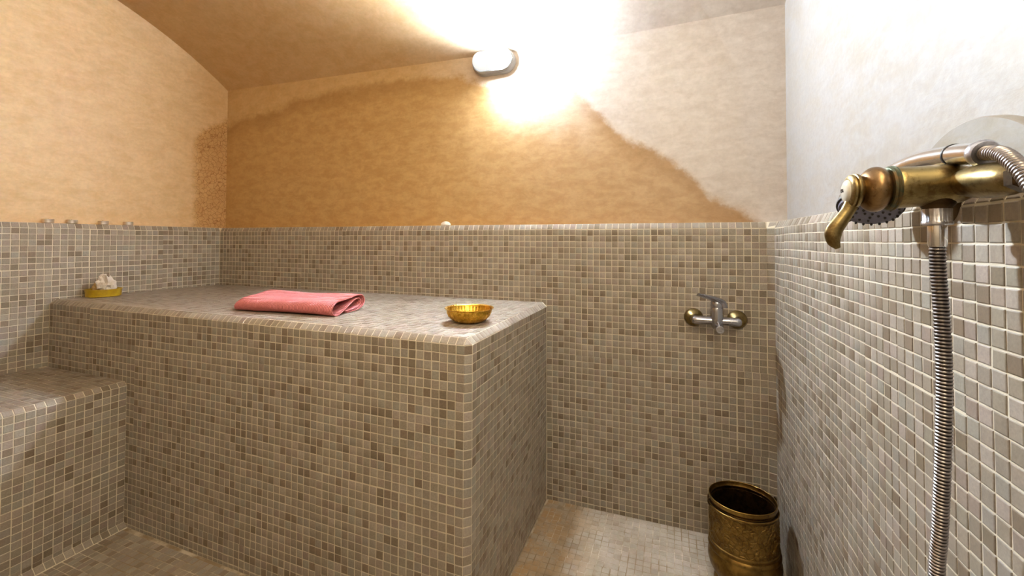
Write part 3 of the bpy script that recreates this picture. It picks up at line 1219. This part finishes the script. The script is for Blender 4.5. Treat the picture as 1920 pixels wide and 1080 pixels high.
# ------------------------------------------------------------------ chrome tap on the back wall
tap = thing('wall_tap', 'small chrome single-lever tap with brass rosettes on the tiled back wall', 'tap', W(101.1, -2.2, -13.5))
for sx in (-1, 1):
    cx_ = sx * 2.95 * P
    mb = MB().lathe([(0.034, 0.0535), (0.034, 0.049), (0.031, 0.041), (0.025, 0.032), (0.018, 0.026), (0.014, 0.02), (0.014, 0.0)], 40, 'Y', (cx_, 0, 0.001))
    mb.o('rosette', M_BRASS, tap, label='domed brass rosette')
    mb = MB().lathe([(0.0145, 0.012), (0.0162, 0.011), (0.0162, 0.001), (0.0145, 0.0)], 6, 'Y', (cx_, 0.010, 0)).o('union_nut', M_BRASSD, tap)
prof = [(0.0, -0.083), (0.006, -0.0825), (0.0115, -0.080), (0.0150, -0.074), (0.0158, -0.066), (0.0150, -0.030), (0.0145, 0.0), (0.0150, 0.030), (0.0158, 0.066), (0.0150, 0.074), (0.0115, 0.080), (0.006, 0.0825), (0.0, 0.083)]
MB().lathe(prof, 36, 'X', caps=False).o('crossbar', M_TAPC, tap)
MB().lathe([(0.0, -0.030), (0.013, -0.028), (0.020, -0.018), (0.0225, -0.004), (0.0225, 0.012), (0.0215, 0.030), (0.0210, 0.046), (0.0195, 0.050)], 36, 'Z', (0.002, 0, 0)).o('body', M_TAPC, tap)
mb = MB().tube(spline([(0.006, -0.006, -0.010), (0.007, -0.022, -0.014), (0.007, -0.038, -0.018), (0.007, -0.050, -0.022)], 6), [0.013] * 6 + [0.0125] * 6 + [0.0115] * 7, 24)
mb.o('spout', M_TAPC, tap)
MB().lathe([(0.0120, 0.0), (0.0128, -0.004), (0.0128, -0.012), (0.0095, -0.0125), (0.009, -0.008)], 28, 'Y', (0.007, -0.046, -0.021)).o('aerator', M_CHROMED, tap)
# lever: cap on the body, blade sweeping up to the left
mb = MB().lathe([(0.0205, 0.050), (0.0215, 0.053), (0.0215, 0.064), (0.019, 0.073), (0.012, 0.079), (0.0, 0.081)], 36, 'Z', (0.002, 0, 0))
mb.o('lever_cap', M_TAPC, tap)
pts = spline([(0.020, -0.004, 0.052), (0.015, -0.012, 0.069), (0.000, -0.020, 0.079), (-0.022, -0.030, 0.087), (-0.044, -0.040, 0.093), (-0.064, -0.050, 0.099)], 6)
n_ = len(pts)
mb = MB().tube(pts, [0.0195 - 0.0095 * (i / (n_ - 1)) for i in range(n_)], 20, flat=0.42)
mb.o('lever', M_TAPC, tap)

# ------------------------------------------------------------------ brass bath mixer on the right wall
MXY = -43.5
def mz(x):            # axis height of the barrel
    return 0.96 + (x - 107.9) * 0.045


mix_o = thing('brass_mixer', 'worn brass bath mixer with curved lever on the right wall', 'mixer tap', W(108.1, MXY, 0.95))
pu = P


def ML(x, y, z):
    return W(x, y, z) - mix_o.location


# barrel towards the room (local -x), slightly drooping
tiltb = math.atan(0.045)


def barrel(name, prof, mat, seg=48, label=None):
    """prof: (radius m, distance in pitches from the wall bar)"""
    mb = MB()
    v, f = [], []
    for rr, d in prof:
        cx__ = -d * P
        cz = -d * 0.045 * P
        for k in range(seg):
            a = 2 * math.pi * k / seg
            v.append((cx__ - math.sin(tiltb) * rr * math.sin(a) * -1 * 0, rr * math.cos(a), cz + rr * math.sin(a)))
    n = len(prof)
    for i in range(n - 1):
        for k in range(seg):
            k2 = (k + 1) % seg
            f.append((i * seg + k2, i * seg + k, (i + 1) * seg + k, (i + 1) * seg + k2))
    f.append(tuple(range(seg)))
    f.append(tuple((n - 1) * seg + k for k in range(seg - 1, -1, -1)))
    mb.add(v, f)
    return mb.o(name, mat, mix_o, label=label)


barrel('barrel', [(0.012, -0.75), (0.019, -0.6), (0.0235, -0.2), (0.0258, 0.3), (0.0255, 0.9), (0.0258, 1.6), (0.0265, 2.2), (0.0268, 2.45), (0.0260, 2.5)], M_BRASS)
barrel('collar', [(0.0255, 2.42), (0.0285, 2.45), (0.0290, 2.52), (0.0275, 2.58), (0.0285, 2.66), (0.0270, 2.74), (0.0215, 2.78)], M_GREEN, label='green tarnished collar')
ballp = []
for k in range(17):
    a = math.pi * (0.14 + 0.72 * k / 16)
    ballp.append((0.0295 * math.sin(a), 3.23 - 0.66 * math.cos(a) / math.cos(math.pi * 0.14)))
barrel('ball', ballp, M_BALL, label='spotted brown brass ball')
barrel('neck', [(0.014, 3.75), (0.0175, 3.82), (0.0185, 3.90), (0.0215, 3.95), (0.0225, 4.02), (0.0225, 4.12), (0.0205, 4.16), (0.0215, 4.2), (0.0215, 4.30), (0.0195, 4.38), (0.016, 4.42)], M_BRASS)
barrel('ceramic_button', [(0.0155, 4.38), (0.0150, 4.46), (0.0125, 4.55), (0.0075, 4.61), (0.0, 4.63)], M_CERAM, label='white ceramic button lettered in dark ink')
# lettering on the button
cu_ = bpy.data.curves.new('lettering', 'FONT')
cu_.body = 'ISA'
cu_.size = 0.0068
cu_.align_x = 'CENTER'
cu_.extrude = 0.0003
to = bpy.data.objects.new('lettering', cu_)
COL.objects.link(to)
dg = bpy.context.evaluated_depsgraph_get()
me = bpy.data.meshes.new_from_object(to.evaluated_get(dg))
bpy.data.objects.remove(to)
me.materials.clear()
me.materials.append(M_INK)
le = bpy.data.objects.new('lettering', me)
COL.objects.link(le)
le.parent = mix_o
le.location = (-4.635 * P, 0.0, -0.0065)
le.rotation_euler = (math.radians(90), 0, math.radians(-90))

# lever
lp = [ML(104.0, MXY, 0.35), ML(103.72, MXY - 0.05, -0.25), ML(103.35, MXY - 0.08, -0.85), ML(103.05, MXY - 0.1, -1.35), ML(103.02, MXY - 0.1, -1.85), ML(103.22, MXY - 0.1, -2.28)]
pts = spline(lp, 8)
n_ = len(pts)
LR = [(0, 0.0088), (0.25, 0.0078), (0.5, 0.0094), (0.68, 0.0098), (0.86, 0.0074), (1.0, 0.0032)]


def lerp_r(t):
    for (a, ra), (b, rb) in zip(LR, LR[1:]):
        if t <= b:
            k = (t - a) / (b - a)
            return ra + (rb - ra) * k
    return LR[-1][1]


rad = [lerp_r(i / (n_ - 1)) for i in range(n_)]
MB().tube(pts, rad, 24, flat=0.8, up=(0, 1, 0)).o('lever', M_BRASS, mix_o)

# arms of the crossbar: swelling egg shapes to both sides
for sgn in (-1, 1):
    mb = MB()
    prof = [(0.018, 0.0), (0.0178, 0.40), (0.0182, 0.75), (0.0202, 1.1), (0.0218, 1.6), (0.0218, 2.1), (0.0200, 2.55), (0.0170, 2.85), (0.0135, 3.0)]
    if sgn < 0:      # the near arm is the long swelling one in view
        prof = [(0.019, 0.0), (0.0175, 0.40), (0.0158, 0.72), (0.0168, 1.10), (0.0188, 1.65), (0.0195, 2.3), (0.0192, 3.0), (0.0178, 3.6), (0.0150, 4.05), (0.0118, 4.28)]
    v, f = [], []
    seg = 40
    for rr, d in prof:
        yy = sgn * d * P
        zz = -0.06 * d * P if sgn < 0 else 0
        for k in range(seg):
            a = 2 * math.pi * k / seg
            v.append((rr * math.cos(a), yy, zz + rr * math.sin(a)))
    for i in range(len(prof) - 1):
        for k in range(seg):
            k2 = (k + 1) % seg
            q = (i * seg + k, i * seg + k2, (i + 1) * seg + k2, (i + 1) * seg + k)
            f.append(q if sgn < 0 else q[::-1])
    f.append(tuple(range(seg)))
    f.append(tuple((len(prof) - 1) * seg + k for k in range(seg)))
    mb.add(v, f)
    mb.o('arm', M_BRASS, mix_o)
    # hexagonal union nut, elbow and rosette
    ex = 1.22 if sgn < 0 else 0.0
    hn_ = 0.78 if sgn < 0 else 1.0
    zz = -0.06 * 3.6 * P if sgn < 0 else 0.0
    MB().lathe([(0.0165 * hn_, (2.95 + ex) * P * sgn), (0.0190 * hn_, (3.02 + ex) * P * sgn), (0.0190 * hn_, (3.50 + ex) * P * sgn), (0.0165 * hn_, (3.57 + ex) * P * sgn)], 6, 'Y', (0, 0, zz - 0.002)).o('union_nut', M_BRASSD, mix_o, smooth_=False)
    wy = sgn * (3.85 + ex)
    e = [(0, sgn * (3.5 + ex) * P, zz - 0.002), (0.004, sgn * (3.72 + ex) * P, zz - 0.003), (0.014, sgn * (3.82 + ex) * P, zz - 0.005), (0.0215, sgn * (3.85 + ex) * P, zz - 0.006)]
    MB().tube(spline(e, 5), 0.012, 18).o('elbow', M_BRASSD, mix_o)
    xw = (right(MXY + wy) - 108.1) * P
    MB().lathe([(0.013, xw - 0.020), (0.017, xw - 0.018), (0.025, xw - 0.013), (0.031, xw - 0.007), (0.033, xw - 0.001), (0.033, xw + 0.001)], 40, 'X',
               (0, sgn * (3.85 + ex) * P if sgn < 0 else 3.5 * P, -0.016)).o('rosette', M_BRASSD, mix_o, label='dark tarnished rosette')
# shower outlet under the barrel
oc_ = ML(107.4, MXY, -0.05)
MB().lathe([(0.019, 0.012), (0.0175, 0.0), (0.0145, -0.004), (0.0135, -0.008)], 32, 'Z', (oc_.x, oc_.y, oc_.z)).o('hose_outlet', M_BRASSD, mix_o)
# cradle on top of the body
mb = MB().tube([ML(108.0, MXY, 1.7), ML(108.0, MXY, 2.0)], 0.010, 20)
mb.o('cradle_post', M_BRASS, mix_o)

# ------------------------------------------------------------------ hand shower
hs_ = thing('hand_shower', 'chrome hand shower lying in the cradle behind the brass mixer', 'shower head', W(108.0, -43.55, 2.3))


def HL(x, y, z):
    return W(x, y, z) - hs_.location


pts = spline([HL(108.0, -43.75, 2.36), HL(108.0, -43.1, 2.40), HL(107.95, -41.7, 2.50), HL(107.85, -40.4, 2.48), HL(107.65, -39.0, 2.25), HL(107.4, -37.9, 1.75), HL(107.25, -37.2, 1.3)], 8)
n_ = len(pts)
MB().tube(pts, [0.0125 + 0.0015 * math.sin(3 * i / n_) + (0.004 * max(0, i / n_ - 0.8) * 5) for i in range(n_)], 28).o('handle', M_CHROME, hs_)
MB().tube(spline([HL(108.0, -45.75, 2.06), HL(108.0, -44.8, 2.22), HL(108.0, -43.75, 2.36)], 6), 0.0128, 28).o('grip_sleeve', M_CHROME, hs_)
MB().tube([HL(108.0, -43.80, 2.352), HL(108.0, -43.70, 2.365)], 0.0136, 28).o('joint_ring', M_RUBBER, hs_, label='thin black joint ring')
MB().tube([HL(108.0, -45.62, 2.08), HL(108.0, -45.75, 2.06), HL(108.0, -45.88, 2.035), HL(108.0, -46.0, 2.01)], [0.0145, 0.0152, 0.0148, 0.013], 28).o('end_collar', M_CHROMED, hs_)
# head: disc facing down and towards the room
hc = HL(107.1, -36.7, 0.55)
hn = Vector((-0.22, -0.50, -0.84)).normalized()
ha = hn.cross(Vector((0, 0, 1))).normalized()
hb = hn.cross(ha)


def disc_lathe(prof, seg=48, c=None):
    v, f = [], []
    c = c or hc
    for rr, d in prof:
        for k in range(seg):
            a = 2 * math.pi * k / seg
            v.append(c + hn * d + (ha * math.cos(a) + hb * math.sin(a)) * rr)
    n = len(prof)
    for i in range(n - 1):
        for k in range(seg):
            k2 = (k + 1) % seg
            f.append((i * seg + k, i * seg + k2, (i + 1) * seg + k2, (i + 1) * seg + k))
    f.append(tuple(range(seg - 1, -1, -1)))
    f.append(tuple((n - 1) * seg + k for k in range(seg)))
    return v, f


MB().add(*disc_lathe([(0.012, -0.034), (0.024, -0.029), (0.036, -0.019), (0.042, -0.008), (0.0432, 0.0)])).o('head_shell', M_CHROME, hs_)
MB().add(*disc_lathe([(0.0432, -0.001), (0.0440, 0.002), (0.0440, 0.006), (0.0415, 0.008)])).o('head_seal', M_RUBBER, hs_, label='black rubber seal ring')
MB().add(*disc_lathe([(0.0415, 0.006), (0.0405, 0.012), (0.037, 0.0145), (0.030, 0.0150)])).o('spray_face', M_GREYPL, hs_, label='grey spray plate with dark nozzles')
for rad_, cnt in ((0.0365, 22), (0.026, 14), (0.017, 9), (0.008, 5)):
    for k in range(cnt):
        a = 2 * math.pi * k / cnt + rad_ * 90
        c = hc + hn * 0.0145 + (ha * math.cos(a) + hb * math.sin(a)) * rad_
        if (k % 5 == 3 and rad_ < 0.03):
            continue
        v, f = disc_lathe([(0.0019, 0), (0.0018, 0.0022), (0.0011, 0.0034)], 8, c)
        MB().add(v, f).o('nozzle', M_RUBBER, hs_)

# ------------------------------------------------------------------ shower hose
hose = thing('shower_hose', 'ribbed steel shower hose hanging from the brass mixer down the right wall', 'hose', W(107.4, MXY, -0.35))


def SL(x, y, z):
    return W(x, y, z) - hose.location


def zl(mb, prof, x, y, z, seg=40, wob=None):
    c = SL(x, y, z)
    return mb.lathe(prof, seg, 'Z', (c.x, c.y, c.z), wob=wob)


zl(MB(), [(0.0128, -0.0), (0.0142, -0.0015), (0.0142, -0.0165), (0.0150, -0.0175), (0.0150, -0.0205), (0.0135, -0.0215)], 107.4, MXY, -0.22, 80,
   lambda a, i: 1 + (0.012 * math.cos(a * 20) if i in (1, 2) else 0)).o('union_nut', M_CHROMED, hose, label='knurled chrome nut')
zl(MB(), [(0.0088, 0.0), (0.0092, -0.002), (0.0092, -0.026), (0.0082, -0.028)], 107.4, MXY, -1.05).o('ferrule', M_CHROME, hose)
path = [(107.4, -43.5, -2.1), (107.4, -43.5, -3.2), (107.42, -43.7, -5.8), (107.42, -43.8, -8.4), (107.4, -43.72, -11.0), (107.4, -43.5, -13.7), (107.4, -43.2, -16.5),
        (107.4, -42.9, -18.8), (107.4, -42.8, -24), (107.4, -43.6, -30), (107.4, -46.5, -34.0), (107.4, -49.8, -32), (107.45, -51.3, -26), (107.5, -51.4, -18), (107.6, -51.4, -10),
        (107.6, -51.0, -4.5), (107.6, -50.0, -1.2), (107.7, -48.9, 0.45), (107.85, -47.7, 1.42), (107.98, -46.8, 1.85), (108.0, -46.0, 2.01)]
raw = spline([SL(*p) for p in path], 24)
# resample by arc length, four rings per rib
step_ = 0.0011
L = [0]
for a, b in zip(raw, raw[1:]):
    L.append(L[-1] + (b - a).length)
tot = L[-1]
pts, rad = [], []
j = 0
ncount = int(tot / step_)
for i in range(ncount + 1):
    s_ = tot * i / ncount
    while j < len(L) - 2 and L[j + 1] < s_:
        j += 1
    t = (s_ - L[j]) / max(1e-9, L[j + 1] - L[j])
    pts.append(raw[j].lerp(raw[j + 1], t))
    ph = i % 4
    rad.append((0.0083, 0.0083, 0.0073, 0.0073)[ph])
mb = MB().tube(pts, rad, 18)
fm = []
for i in range(len(pts) - 1):
    fm += [0 if i % 4 in (0, 3) else 1] * 18
obj('hose_tube', mb.v, mb.f, [M_HOSE, M_HOSED], hose, fm=fm + [0, 0])

# ------------------------------------------------------------------ brass bucket
bk = thing('brass_bucket', 'embossed dark brass bucket on the floor in the back right corner', 'bucket', W(103.62, -8.5, FZ) + Vector((0, 0, 0.001)), (math.radians(-1.5), math.radians(-1.2), 0))
H = (-34.95 - FZ) * P
RB = 4.06 * P


def emb(a, i):
    return 1.0


# outer body with shallow embossed relief
seg = 220
lev = 70
z0, z1 = H * 0.50, H - 0.030
V, F = [], []
from mathutils import noise as mn
for i in range(lev + 1):
    z = z0 + (z1 - z0) * i / lev
    for k in range(seg):
        a = 2 * math.pi * k / seg
        band = math.sin(math.pi * i / lev)
        q = Vector((math.cos(a) * 3.2, math.sin(a) * 3.2, z * 32))
        n1 = abs(mn.noise(q * 1.5)) * 2
        n2 = abs(mn.noise(q * 3.3 + Vector((5, 3, 1)))) * 2
        line = (1 if n1 < 0.10 else 0) + (0.6 if n2 < 0.09 else 0)
        m8 = 0.0
        for md in range(8):        # round medallions
            da = (a - md * math.pi / 4 + math.pi) % (2 * math.pi) - math.pi
            d2 = math.hypot(da * RB, z - (z0 + z1) / 2)
            m8 += math.exp(-((d2 - 0.030) / 0.0022) ** 2) + 0.6 * math.exp(-((d2 - 0.013) / 0.002) ** 2)
        rr = RB - 0.0025 + 0.0017 * min(1.4, line + m8) * min(1, band * 3)
        V.append((rr * math.cos(a), rr * math.sin(a), z))
for i in range(lev):
    for k in range(seg):
        k2 = (k + 1) % seg
        F.append((i * seg + k, i * seg + k2, (i + 1) * seg + k2, (i + 1) * seg + k))
obj('embossed_body', V, F, M_BUCKE, bk)
MB().lathe([(RB - 0.0026, H - 0.031), (RB - 0.0005, H - 0.029), (RB + 0.0014, H - 0.024), (RB + 0.0012, H - 0.0215), (RB - 0.0006, H - 0.0205)], 96, 'Z', caps=False).o('body_edge', M_BUCK, bk)
MB().lathe([(RB - 0.0006, H - 0.0206), (RB - 0.0095, H - 0.0225), (RB - 0.0100, H - 0.013), (RB - 0.0045, H - 0.0118)], 96, 'Z', caps=False).o('upper_groove', M_BUCKIN, bk, label='dark groove under the rim')  # shade between rim and body put into the colour, as darker metal
MB().lathe([(RB - 0.0052, H - 0.0125), (RB - 0.0034, H - 0.0115), (RB - 0.0034, H - 0.002), (RB - 0.0026, H), (RB - 0.0040, H + 0.0012), (RB - 0.0054, H), (RB - 0.0060, H - 0.010),
            (RB - 0.0085, H - 0.014)], 96, 'Z', caps=False).o('rim', M_BUCK, bk)
MB().lathe([(RB - 0.0100, H - 0.019), (RB - 0.0078, H - 0.0195), (RB - 0.0074, H - 0.0205), (RB - 0.0100, H - 0.022)], 96, 'Z', caps=False).o('inner_ring', M_BUCK, bk)
MB().lathe([(RB - 0.0085, H - 0.013), (RB - 0.0100, H - 0.030), (RB - 0.0105, H * 0.35), (RB - 0.02, H * 0.12), (0.0, H * 0.10)], 96, 'Z', caps=False).o('inner_wall', M_BUCKIN, bk, label='dark stained inside')
MB().lathe([(RB - 0.0025, H * 0.505), (RB + 0.0002, H * 0.50), (RB + 0.0008, H * 0.488), (RB - 0.001, H * 0.478), (RB - 0.0012, H * 0.455), (RB + 0.0022, H * 0.44), (RB + 0.0035, H * 0.425),
            (RB + 0.0015, H * 0.405), (RB - 0.004, H * 0.395), (RB - 0.002, H * 0.375), (RB + 0.0035, H * 0.34), (RB + 0.0045, H * 0.28), (RB + 0.001, H * 0.21), (RB - 0.008, H * 0.14),
            (RB - 0.018, H * 0.085), (RB - 0.020, H * 0.06), (RB - 0.013, H * 0.03), (RB - 0.010, 0.0), (0.0, 0.0)], 96, 'Z', caps=False).o('foot', M_BUCK, bk)
for sgn in (-1, 1):
    a = math.radians(20 if sgn > 0 else 200)
    cx__, cy__ = (RB + 0.002) * math.cos(a), (RB + 0.002) * math.sin(a)
    ear = MB().tube([(cx__ * (1 + 0.06 * math.sin(t_)), cy__ * (1 + 0.06 * math.sin(t_)), H - 0.012 + 0.010 * math.cos(t_)) for t_ in [math.pi * q / 8 for q in range(9)]], 0.0024, 10)
    ear.o('handle_ear', M_BRASSD, bk)
